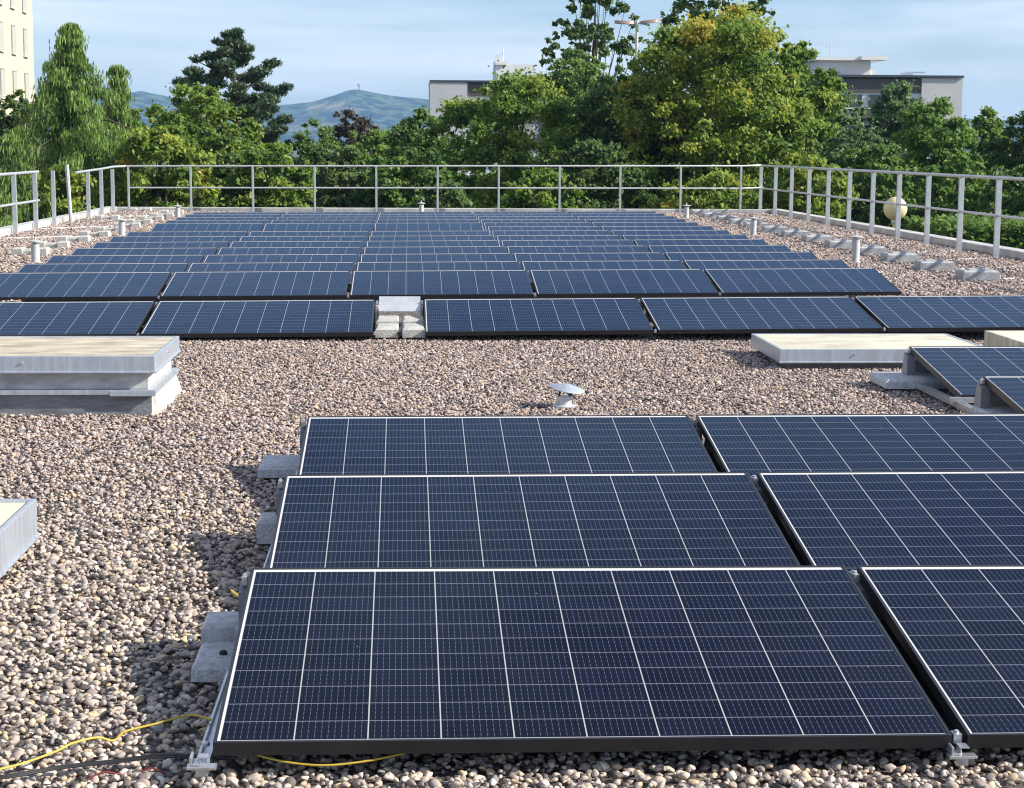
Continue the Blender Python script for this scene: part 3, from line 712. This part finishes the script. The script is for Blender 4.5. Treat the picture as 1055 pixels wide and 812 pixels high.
# cream block at the far left; its side runs along the view and takes the sun
g = empty('apartment_building', (-24.6, 90, GZ), 'tall cream apartment block in sunshine at the left edge', 'building')
facade_box(g, -14, 0, -60, 28.2, 0, 30, 'fac')
for fl in range(9):
    for k in range(9):
        y = 25.6-3.5*k; z = 2.2+2.85*fl+1.0
        b = MB(); b.box(.002, .05, y-.55, y+.55, z, z+1.75); f = b.build('window', M['support'], g)
        b = MB(); b.box(.0505, .056, y-.46, y+.46, z+.05, z+1.66); b.build('pane', M['shutter'], f)
        b = MB(); b.box(.0505, .16, y-.62, y+.62, z-.09, z-.002); b.build('sill', M['white_wall'], f)
# pair of grey slab blocks behind the trees
def slab_block(x, y, z1, wl, wr, wm, lab, pent):
    g = empty('apartment_building', (x, y, GZ), lab, 'building'); H = z1-GZ
    facade_box(g, 0, wl, 0, 12, 0, H+.12, 'grey_wall', 'end_wall')
    facade_box(g, wl+.002, wl+wr, .4, 12, 0, H, 'blue_wall')
    facade_box(g, wl+wr+.002, wl+wr+wm, 0.1, 12, 0, H+.08, 'grey_wall', 'end_wall')
    for fl in range(3):
        z = H-2.6*(fl+1)+.3
        b = MB(); b.box(wl+.05, wl+wr-.02, .30, .395, z+1.1, z+2.3); b.build('top_band' if fl == 0 else 'band', M['brown_band'], g)
        n = max(2, int(wr/2.2))
        for k in range(n):
            xx = wl+.4+(wr-.6)*k/n
            b = MB(); b.box(xx, xx+(wr-.6)/n*.72, .28, .398, z-.2, z+.95); f = b.build('window', M['glass' if (k+fl) % 3 else 'shutter'], g)
            b = MB(); b.box(xx-.05, xx+(wr-.6)/n*.72+.05, .22, .279, z-.28, z-.2); b.build('sill', M['white_wall'], f)
    b = MB(); b.box(-.05, wl+wr+wm+.05, -.08, 12.1, H+.125, H+.32); b.build('roof', M['glass'], g)
    return g, H
g, H = slab_block(2.45, 170, 7.6, 3.6, 14, .4, 'grey slab building with dark top storey behind the middle trees', None)
b = MB(); b.box(6.5, 10.4, 3, 9, H+.32, H+2.0); b.build('penthouse', M['white_wall'], g)
b = MB(); b.box(6.4, 7.6, 2.8, 6, H+1.95, H+2.3); b.box(6.5, 6.9, 2.9, 3.3, H+2.3, H+2.9); b.tube([(7.2, 3, H+2.2), (7.2, 3, H+3.6)], .05, 6); b.box(6.9, 7.5, 2.95, 3.05, H+3.0, H+3.06); b.build('antenna', M['white_wall'], g)
g, H = slab_block(28.0, 150, 7.6, 1.0, 15.9, 3.6, 'grey-blue slab building with white rooftop box above the right trees', None)
b = MB(); b.box(8.9, 13.6, 5, 11, H+.32, H+1.75); b.box(13.6, 14.2, 5.2, 10, H+.32, H+1.0); b.build('penthouse', M['white_wall'], g)
b = MB(); b.box(8.3, 12.4, 4.2, 11.4, H+1.75, H+2.0); b.box(12.4, 14.8, 3.6, 11.6, H+1.78, H+2.12); b.build('canopy', M['white_wall'], g)
b = MB(); b.tube([(10.2, 6, H+2.0), (10.2, 6, H+3.3)], .04, 6); b.box(9.7, 10.8, 5.97, 6.03, H+3.0, H+3.06); b.box(9.9, 10.5, 5.97, 6.03, H+2.7, H+2.76); b.build('antenna', M['galv'], g)
b = MB(); b.box(16.0, 16.9, 3, 4, H+.32, H+.65); b.box(16.5, 18.0, 3.2, 4, H+.66, H+.76); b.build('roof_unit', M['zinc'], g)

# ------------------------------------------------------------------ lamps
g = empty('street_lamp', (8.55, 60, GZ), 'tall double-headed street lamp rising above the trees', 'street lamp')
b = MB(); b.tube([(0, 0, 0), (0, 0, 5), (0, 0, 10.5)], [.09, .075, .055], 10); b.build('pole', M['lampgrey'], g, smooth=True)
b = MB(); b.tube([(-.3, 0, 10.30), (0, 0, 10.42), (.35, 0, 10.36)], .035, 6); b.build('arm', M['lampgrey'], g)
for sx in (-1, 1):
    b = MB(); prof_ = []
    n = 10
    for i in range(n+1):
        t = i/n; wv = .19*math.sin(math.pi*min(1, t*.92+.06))**.6; prof_.append((sx*(.12+.68*t), wv, 10.36+(.10 if sx > 0 else .02)*t))
    vs = []; fs = []
    for (x, wv, z) in prof_:
        vs += [(x, -wv, z), (x, wv, z), (x, wv*.7, z+.11), (x, -wv*.7, z+.11)]
    for i in range(n):
        for k in range(4): fs.append((i*4+k, i*4+(k+1) % 4, i*4+4+(k+1) % 4, i*4+4+k))
    fs += [(3, 2, 1, 0), tuple(n*4+k for k in range(4))]
    b.add(vs, fs); b.build('lamp_head', M['lamphead'], g)
g = empty('globe_lamp', (10.75, 33.3, GZ), 'round cream globe lamp on a post beyond the right rail', 'street lamp')
b = MB(); b.tube([(0, 0, 0), (0, 0, 4.5)], [.06, .045], 10); b.build('pole', M['globe'], g)
b = MB(); b.lathe([(.005 if a in (0, 18) else .25*math.sin(a*math.pi/18), -.25*math.cos(a*math.pi/18)) for a in range(19)], 28, (0, 0, 4.5+.25)); b.build('globe', M['globe'], g, smooth=True)
b = MB(); b.lathe([(.07, 4.44), (.08, 4.46), (.08, 4.515)], 12); b.build('collar', M['galv'], g)

# ------------------------------------------------------------------ trees
rng = np.random.default_rng(5)
def unit(n):
    v = rng.normal(size=(n, 3)); return v/np.linalg.norm(v, axis=1, keepdims=True)
def leaf_mesh(name, C, Nn, half_len, half_wid, tint, m, parent=None, axis=None):
    n = len(C)
    Nn = Nn/np.maximum(1e-6, np.linalg.norm(Nn, axis=1, keepdims=True))
    a = unit(n) if axis is None else axis
    t = a-Nn*np.sum(a*Nn, axis=1, keepdims=True); t /= np.maximum(1e-6, np.linalg.norm(t, axis=1, keepdims=True))
    s = np.cross(Nn, t)
    hl = half_len[:, None]; hw = half_wid[:, None]
    V = np.empty((n, 4, 3)); fold = Nn*hw*.35
    V[:, 0] = C-t*hl; V[:, 1] = C+s*hw+fold-t*hl*.1; V[:, 2] = C+t*hl; V[:, 3] = C-s*hw+fold-t*hl*.1
    me = bpy.data.meshes.new(name)
    me.vertices.add(4*n); me.vertices.foreach_set('co', V.reshape(-1).astype(np.float32))
    me.loops.add(4*n); me.loops.foreach_set('vertex_index', np.arange(4*n, dtype=np.int32))
    me.polygons.add(n); me.polygons.foreach_set('loop_start', np.arange(0, 4*n, 4, dtype=np.int32))
    at = me.attributes.new('tint', 'FLOAT', 'FACE'); at.data.foreach_set('value', np.clip(tint, 0, 1).astype(np.float32))
    me.materials.append(m); me.update(calc_edges=True); me.validate()
    o = bpy.data.objects.new(name, me); col.objects.link(o)
    if parent is not None: o.parent = parent
    return o

def broadleaf(label, x, y, ztop, r, kind, hc=None, nleaf=16000, leaf=.070, open_=0.0, cat='tree', squash=1.0, pointed=0.0, name='broadleaf_tree', group='trees around the roof', zb=None):
    """crown of leaf clumps on a limbed trunk; hc = crown height, open_ leaves gaps"""
    nleaf = int(nleaf*(2.4 if open_ < 1 else 1.25))
    hc = hc or min(ztop-GZ-.8, r*2.9)
    g = empty(name, (x, y, GZ), label, cat, group)
    zt = ztop-GZ; zc = zt-hc/2
    ncl = int((80+r*r*20)*(1 if open_ < 1 else .55))
    d = unit(ncl); rad = rng.random(ncl)**.42
    lump = np.array([1+.30*mnoise.noise(Vector(tuple(v*1.6+np.array([x, y, 0]))))+.14*mnoise.noise(Vector(tuple(v*4+np.array([y, x, 0])))) for v in d])
    pos = d*rad[:, None]*lump[:, None]
    wz = pos[:, 2]
    wid = 1-pointed*np.clip(wz+.1, 0, 1)
    cc = np.stack([pos[:, 0]*r*wid, pos[:, 1]*r*squash*wid, wz*hc/2+zc], 1)
    cr = r*rng.uniform(.09, .19, ncl)*(1-.25*open_)
    top = cc[:, 2]+cr*.8
    cc[:, 2] -= np.maximum(0, top-zt)
    # a handful of small sprays poking out of the outline
    ns = int(ncl*.5); d2 = unit(ns); d2[:, 2] = np.abs(d2[:, 2])*.9
    w2 = 1-pointed*np.clip(d2[:, 2], 0, 1)
    k2 = rng.uniform(.9, 1.06, ns)
    sp = np.stack([d2[:, 0]*r*w2*k2, d2[:, 1]*r*squash*w2*k2, d2[:, 2]*hc/2*k2*.98+zc], 1)
    cc = np.concatenate([cc, sp]); cr = np.concatenate([cr, r*rng.uniform(.045, .11, ns)])
    wts = cr**2; idx = rng.choice(len(cc), size=nleaf, p=wts/wts.sum())
    u = unit(nleaf); rr = np.abs(rng.normal(0, .62, nleaf))
    el = np.array([1.15, 1.15, .72])
    C = cc[idx]+u*el*(cr[idx]*rr)[:, None]
    Nn = u*.25+np.array([.35, -.22, .35])+rng.normal(size=(nleaf, 3))*.6
    ctint = rng.normal(.42, .17, len(cc))
    tint = ctint[idx]+rng.normal(0, .14, nleaf)
    hl = leaf*rng.uniform(.6, 1.3, nleaf)
    leaf_mesh('crown', C, Nn, hl, hl*rng.uniform(.5, .8, nleaf), tint, LM[kind], g)
    b = MB(); tr = max(.10, r*.055)
    p1 = Vector((rng.uniform(-.2, .2), rng.uniform(-.2, .2), zc)); b.tube([(0, 0, 0), (.04, .03, zc*.5), p1, p1+Vector((rng.uniform(-.2, .2), rng.uniform(-.2, .2), hc*.33))], [tr*1.3, tr, tr*.75, tr*.25], 8)
    order = rng.choice(ncl, size=min(ncl, 16 if not open_ else 34), replace=False)
    for k in order:
        e = Vector(cc[k]); s0 = Vector((0, 0, max(zc*.45, e.z*.55))); mid = s0.lerp(e, .5)+Vector((0, 0, -.06*r))
        b.tube([s0, mid, e], [tr*.42, tr*.26, tr*.08], 5, cap=False)
    b.build('trunk', M['bark'], g)
    return g

def weeping(label, x, y, ztop, r, n=21000, tilt=0.0):
    g = empty('weeping_conifer', (x, y, GZ), label, 'tree', 'trees around the roof'); H = ztop-GZ
    b = MB(); b.tube([(0, 0, 0), (0, 0, H*.6), (tilt, 0, H*.97), (tilt+.12, 0, H)], [.2, .11, .03, .012], 7)
    nb = 120; Cs = []; Ax = []; Nm = []; ti = []
    for k in range(nb):
        t = (k+.5)/nb                   # 0 at the top
        zz = H*(1-.96*t); L = r*(.02+min(.98, 2.0*t if t < .1 else .2+3.3*(t-.1)))*rng.choice([.5, .75, 1.0, 1.25])*rng.uniform(.85, 1.08); az = k*2.39996+rng.uniform(-.3, .3)
        dx, dy = math.cos(az), math.sin(az)
        b.tube([(tilt*(1-t), 0, zz), (dx*L*.5+tilt*(1-t), dy*L*.5, zz+.02*L), (dx*L+tilt*(1-t), dy*L, zz-.18*L)], [.03, .02, .008], 4, cap=False)
        m = int(n/nb*(.25+1.25*t))
        s = rng.random(m)**.7
        hang = rng.random(m)*(.07+1.6*min(.75, t*1.9))*(.35+.65*rng.random())
        # strands: several hanging points per branch
        q = np.floor(s*9)/9+.05
        px = dx*L*q+rng.normal(0, .07, m)+tilt*(1-t)+(-dy)*rng.normal(0, .12, m); py = dy*L*q+rng.normal(0, .07, m)+dx*rng.normal(0, .12, m)
        pz = zz-.18*L*q*q-hang
        Cs.append(np.stack([px, py, pz], 1)); Ax.append(np.stack([rng.normal(0, .16, m)+dx*.15, rng.normal(0, .16, m)+dy*.15, -np.ones(m)], 1))
        nn = rng.normal(size=(m, 3)); nn[:, 2] *= .3; nn[:, 0] += dx*.6; nn[:, 1] += dy*.6; Nm.append(nn)
        ti.append(np.full(m, rng.normal(.42, .18))+rng.normal(0, .15, m)-hang*.1+.1)
    C = np.concatenate(Cs); nL = len(C)
    hl = rng.uniform(.05, .12, nL)
    leaf_mesh('crown', C, np.concatenate(Nm), hl, hl*.2, np.concatenate(ti), LM['conifer'], g, np.concatenate(Ax))
    b.build('trunk', M['bark'], g)
    return g

def pine(label, x, y, ztop, r, n=44000):
    g = empty('pine_tree', (x, y, GZ), label, 'tree', 'trees around the roof'); H = ztop-GZ
    b = MB(); b.tube([(0, 0, 0), (.1, 0, H*.5), (.0, 0, H*.85), (0, 0, H)], [.24, .17, .07, .02], 8)
    cl = [(0, 0, H-.15, .28), (.1, 0, H-.5, .42)]
    for k in range(60):
        t = (k+.7)/60; zz = H*(1-.62*t); L = r*(.05+.93*min(1, t/.36)**1.05)*rng.uniform(.5, 1.15); az = k*2.39996+rng.uniform(-.4, .4)
        e = (math.cos(az)*L, math.sin(az)*L, zz+.18*L)
        b.tube([(0, 0, zz-.12*L), (e[0]*.55, e[1]*.55, zz-.02*L), e], [.05, .03, .012], 5, cap=False)
        for q in (1, .72, .45):
            cl.append((e[0]*q+rng.normal(0, .1), e[1]*q+rng.normal(0, .1), zz+(.18*L)*q+rng.normal(.05, .08), rng.uniform(.30, .52)*(.45+.65*t)))
    cl = np.array(cl); wts = cl[:, 3]**2; idx = rng.choice(len(cl), size=n, p=wts/wts.sum())
    u = unit(n); C = cl[idx, :3]+u*np.array([1.2, 1.2, .6])*(cl[idx, 3]*rng.random(n)**.45)[:, None]
    ax = u*np.array([1, 1, .4])+np.array([0, 0, .8])+rng.normal(size=(n, 3))*.35
    hl = rng.uniform(.07, .15, n)
    tn = rng.normal(.4, .2, len(cl))
    leaf_mesh('crown', C, unit(n)+u*.3, hl, hl*.20+.008, tn[idx]+rng.normal(0, .15, n), LM['pine'], g, ax)
    b.build('trunk', M['bark'], g)
    return g

CX, CY, CZ = CAM
def at(px, py, Y):      # world point at depth Y seen at photo pixel (px, py)
    d = fw+r2*((px-527.5)/1828.95)-u2*((py-406)/1828.95)
    return Vector(CAM)+d*((Y-CY)/d.y)
def T(label, px, top, halfw, Y, kind, **k):
    p = at(px, top, Y); r = halfw*(Y-CY)/1828.95
    return broadleaf(label, p.x, Y, p.z, r, kind, **k)

p = at(72, 25, 44); weeping('tall weeping conifer with drooping sprays at left, its tip against the sky', p.x, 44, p.z, 2.1, 150000)
p = at(117, 68, 46); weeping('smaller weeping conifer leader right of the tallest weeping conifer', p.x, 46, p.z, 1.2, 70000, .1)
p = at(8, 140, 41); weeping('low pale weeping conifer at the left edge behind the rail end', p.x, 41, p.z, 2.0, 90000)
p = at(240, 33, 64); pine('dark blue-green pine with layered branches standing against the sky', p.x, 64, p.z, 2.55, 52000)
# back layers first
T('dark olive tree below the cream block at left', 10, 92, 30, 56, 'dark', nleaf=8000, open_=.5)
T('light feathery tree between weeping conifers and pine', 150, 104, 30, 62, 'bright', nleaf=8000, open_=.5)
T('yellowish round tree in front of the pine', 213, 86, 56, 53, 'yellowgreen', nleaf=22000)
T('mid-green tree right of the pine, below the hills', 322, 122, 34, 66, 'mid', nleaf=11000, hc=5)
T('dark brownish tree below the hill summit', 362, 112, 33, 78, 'copper', nleaf=10000, open_=.3)
T('bright green tree in front of the dark brownish tree', 392, 130, 38, 64, 'bright', nleaf=13000)
T('green tree left of the grey slab building', 430, 110, 38, 58, 'mid', nleaf=15000, pointed=.3)
T('open tall tree with sparse dark leaves left of the street lamp', 612, -25, 46, 70, 'dark', hc=6.5, nleaf=5200, leaf=.13, open_=1.0)
T('open dark tree rising behind the biggest tree', 742, -40, 62, 66, 'dark', hc=7, nleaf=8000, leaf=.13, open_=1.0)
T('mid-green tree behind, left of the street lamp pole', 592, 48, 44, 62, 'mid', nleaf=15000)
T('grey-green tree in front of the right slab building', 862, 88, 42, 64, 'blue', nleaf=14000, pointed=.2)
T('taller grey-green tree before the grey end wall', 925, 84, 46, 68, 'blue', nleaf=15000, pointed=.5)
T('slim light green tree right of the slab building', 1018, 110, 26, 62, 'bright', nleaf=9000, pointed=.6)
T('dark tree cut by the right edge above the rail', 1064, 112, 34, 54, 'dark', nleaf=11000)
# main crowns
T('large yellow-topped broadleaf tree before the grey building', 530, 73, 90, 51, 'yellowgreen', nleaf=34000)
T('dark broadleaf tree at the left of the biggest tree', 655, 62, 62, 50, 'dark', nleaf=22000)
T('biggest broadleaf tree, yellowing, right of the street lamp', 738, 2, 100, 48, 'yellow', hc=8.5, nleaf=60000)
T('yellowing tree on the right flank of the biggest tree', 814, 36, 54, 50, 'yellowgreen', nleaf=20000)
T('bright yellow-green tree before the right slab building', 962, 100, 50, 55, 'bright', nleaf=20000, pointed=.25)
# low front layer
T('orange-tinged bush behind the open gap in the left rail', 62, 168, 48, 41.5, 'yellow', nleaf=14000, hc=5, name='bush', cat='bush')
T('yellow maple in front of the feathery tree', 165, 124, 52, 43, 'yellow', nleaf=22000)
T('dark bush under the pine behind the back rail', 232, 158, 40, 45, 'dark', nleaf=12000, hc=4.5, name='bush', cat='bush')
T('yellow-green bush below the pine, right side', 278, 146, 44, 44, 'yellowgreen', nleaf=16000, name='bush', cat='bush')
T('dark green bush behind the back rail, below the dark brownish tree', 352, 150, 48, 46, 'dark', nleaf=15000, name='bush', cat='bush')
T('mid-green bush behind the back rail, left of the big yellow-topped tree', 424, 150, 50, 45, 'mid', nleaf=15000, name='bush', cat='bush')
T('dark undergrowth bush between the two biggest trees', 612, 140, 56, 45, 'dark', nleaf=17000, name='bush', cat='bush')
T('low yellow-green bush under the big yellow-topped tree', 552, 172, 52, 42.5, 'yellowgreen', nleaf=14000, hc=4.5, name='bush', cat='bush')
T('low dark bush behind the back rail, beneath the vent pipe', 462, 178, 46, 43, 'dark', nleaf=12000, hc=4.5, name='bush', cat='bush')
T('yellow-spotted bush behind the right back corner', 728, 165, 60, 43, 'yellow', nleaf=17000, hc=5, name='bush', cat='bush')
T('yellowing bush behind the first right-hand posts', 830, 150, 52, 44, 'yellow', nleaf=17000, name='bush', cat='bush')
T('green bush behind the right rail, left of the globe lamp', 900, 148, 48, 46, 'mid', nleaf=15000, name='bush', cat='bush')
T('bright bush behind the right rail, right of the globe lamp', 985, 158, 50, 46, 'bright', nleaf=15000, name='bush', cat='bush')
T('dark green bush at the right edge behind the last post', 1060, 165, 44, 44, 'mid', nleaf=14000, name='bush', cat='bush')
def hedge(label, x0, x1, y0, y1, z1, kind, n):
    g = empty('hedge', ((x0+x1)/2, (y0+y1)/2, GZ), label, 'hedge')
    C = rng.random((n, 3)); C[:, 2] = 1-C[:, 2]**2.2*.9
    hx, hy = (x1-x0)/2, (y1-y0)/2
    C = np.stack([(C[:, 0]*2-1)*hx, (C[:, 1]*2-1)*hy, C[:, 2]*(z1-GZ)+rng.normal(0, .07, n)], 1)
    C[:, 2] += np.array([.18*mnoise.noise(Vector((v[0]*.9, v[1]*.9, 0))) for v in C])
    hl = rng.uniform(.05, .11, n)
    leaf_mesh('foliage', C, rng.normal(size=(n, 3))*.6+np.array([.2, -.2, .8]), hl, hl*.6, rng.normal(.5, .2, n), LM[kind], g)
    b = MB()
    for k in range(9):
        x = -hx+2*hx*(k+.5)/9; b.tube([(x, 0, 0), (x+rng.uniform(-.2, .2), rng.uniform(-.3, .3), (z1-GZ)*.75)], [.05, .02], 5)
    b.build('stem', M['bark'], g)
hedge('clipped green hedge running behind the right rail', 11.8, 16.5, 33.5, 36.5, -.15, 'mid', 26000)
hedge('dark lower hedge in front of the clipped hedge at right', 10.6, 17.5, 29.5, 32.2, -.75, 'dark', 22000)
# far wood closing the view between the trunks
n = 60000
fx = rng.uniform(-75, 110, n); fy = rng.uniform(95, 128, n); hgt = np.array([4.4+1.6*mnoise.noise(Vector((a*.09, b_*.09, 5)))+.9*mnoise.noise(Vector((a*.35, b_*.35, 9))) for a, b_ in zip(fx, fy)])
fz = GZ+hgt*(1-rng.random(n)**2*.95)
hl = rng.uniform(.22, .42, n)
tag(leaf_mesh('far_wood', np.stack([fx, fy, fz], 1), rng.normal(size=(n, 3))*.6+np.array([.2, -.2, .7]), hl, hl*.7, rng.normal(.45, .2, n), LM['mid']), kind='stuff')
bpy.data.objects['far_wood']['label'] = 'distant belt of green woodland seen between the nearer trees'

# ------------------------------------------------------------------ air
HZ = True
if HZ:
    b = MB(); b.box(-7000, 7000, -200, 5200, GZ-1, 150)
    hz = bpy.data.materials.new('haze'); hz.use_nodes = True; hn = hz.node_tree.nodes; hn.clear()
    o_ = hn.new('ShaderNodeOutputMaterial'); pv = hn.new('ShaderNodeVolumePrincipled')
    pv.inputs['Color'].default_value = (.34, .62, 1, 1); pv.inputs['Density'].default_value = 1.7e-4; pv.inputs['Anisotropy'].default_value = 0.0
    hz.node_tree.links.new(pv.outputs[0], o_.inputs['Volume'])
    h = b.build('haze', hz); tag(h, kind='stuff')
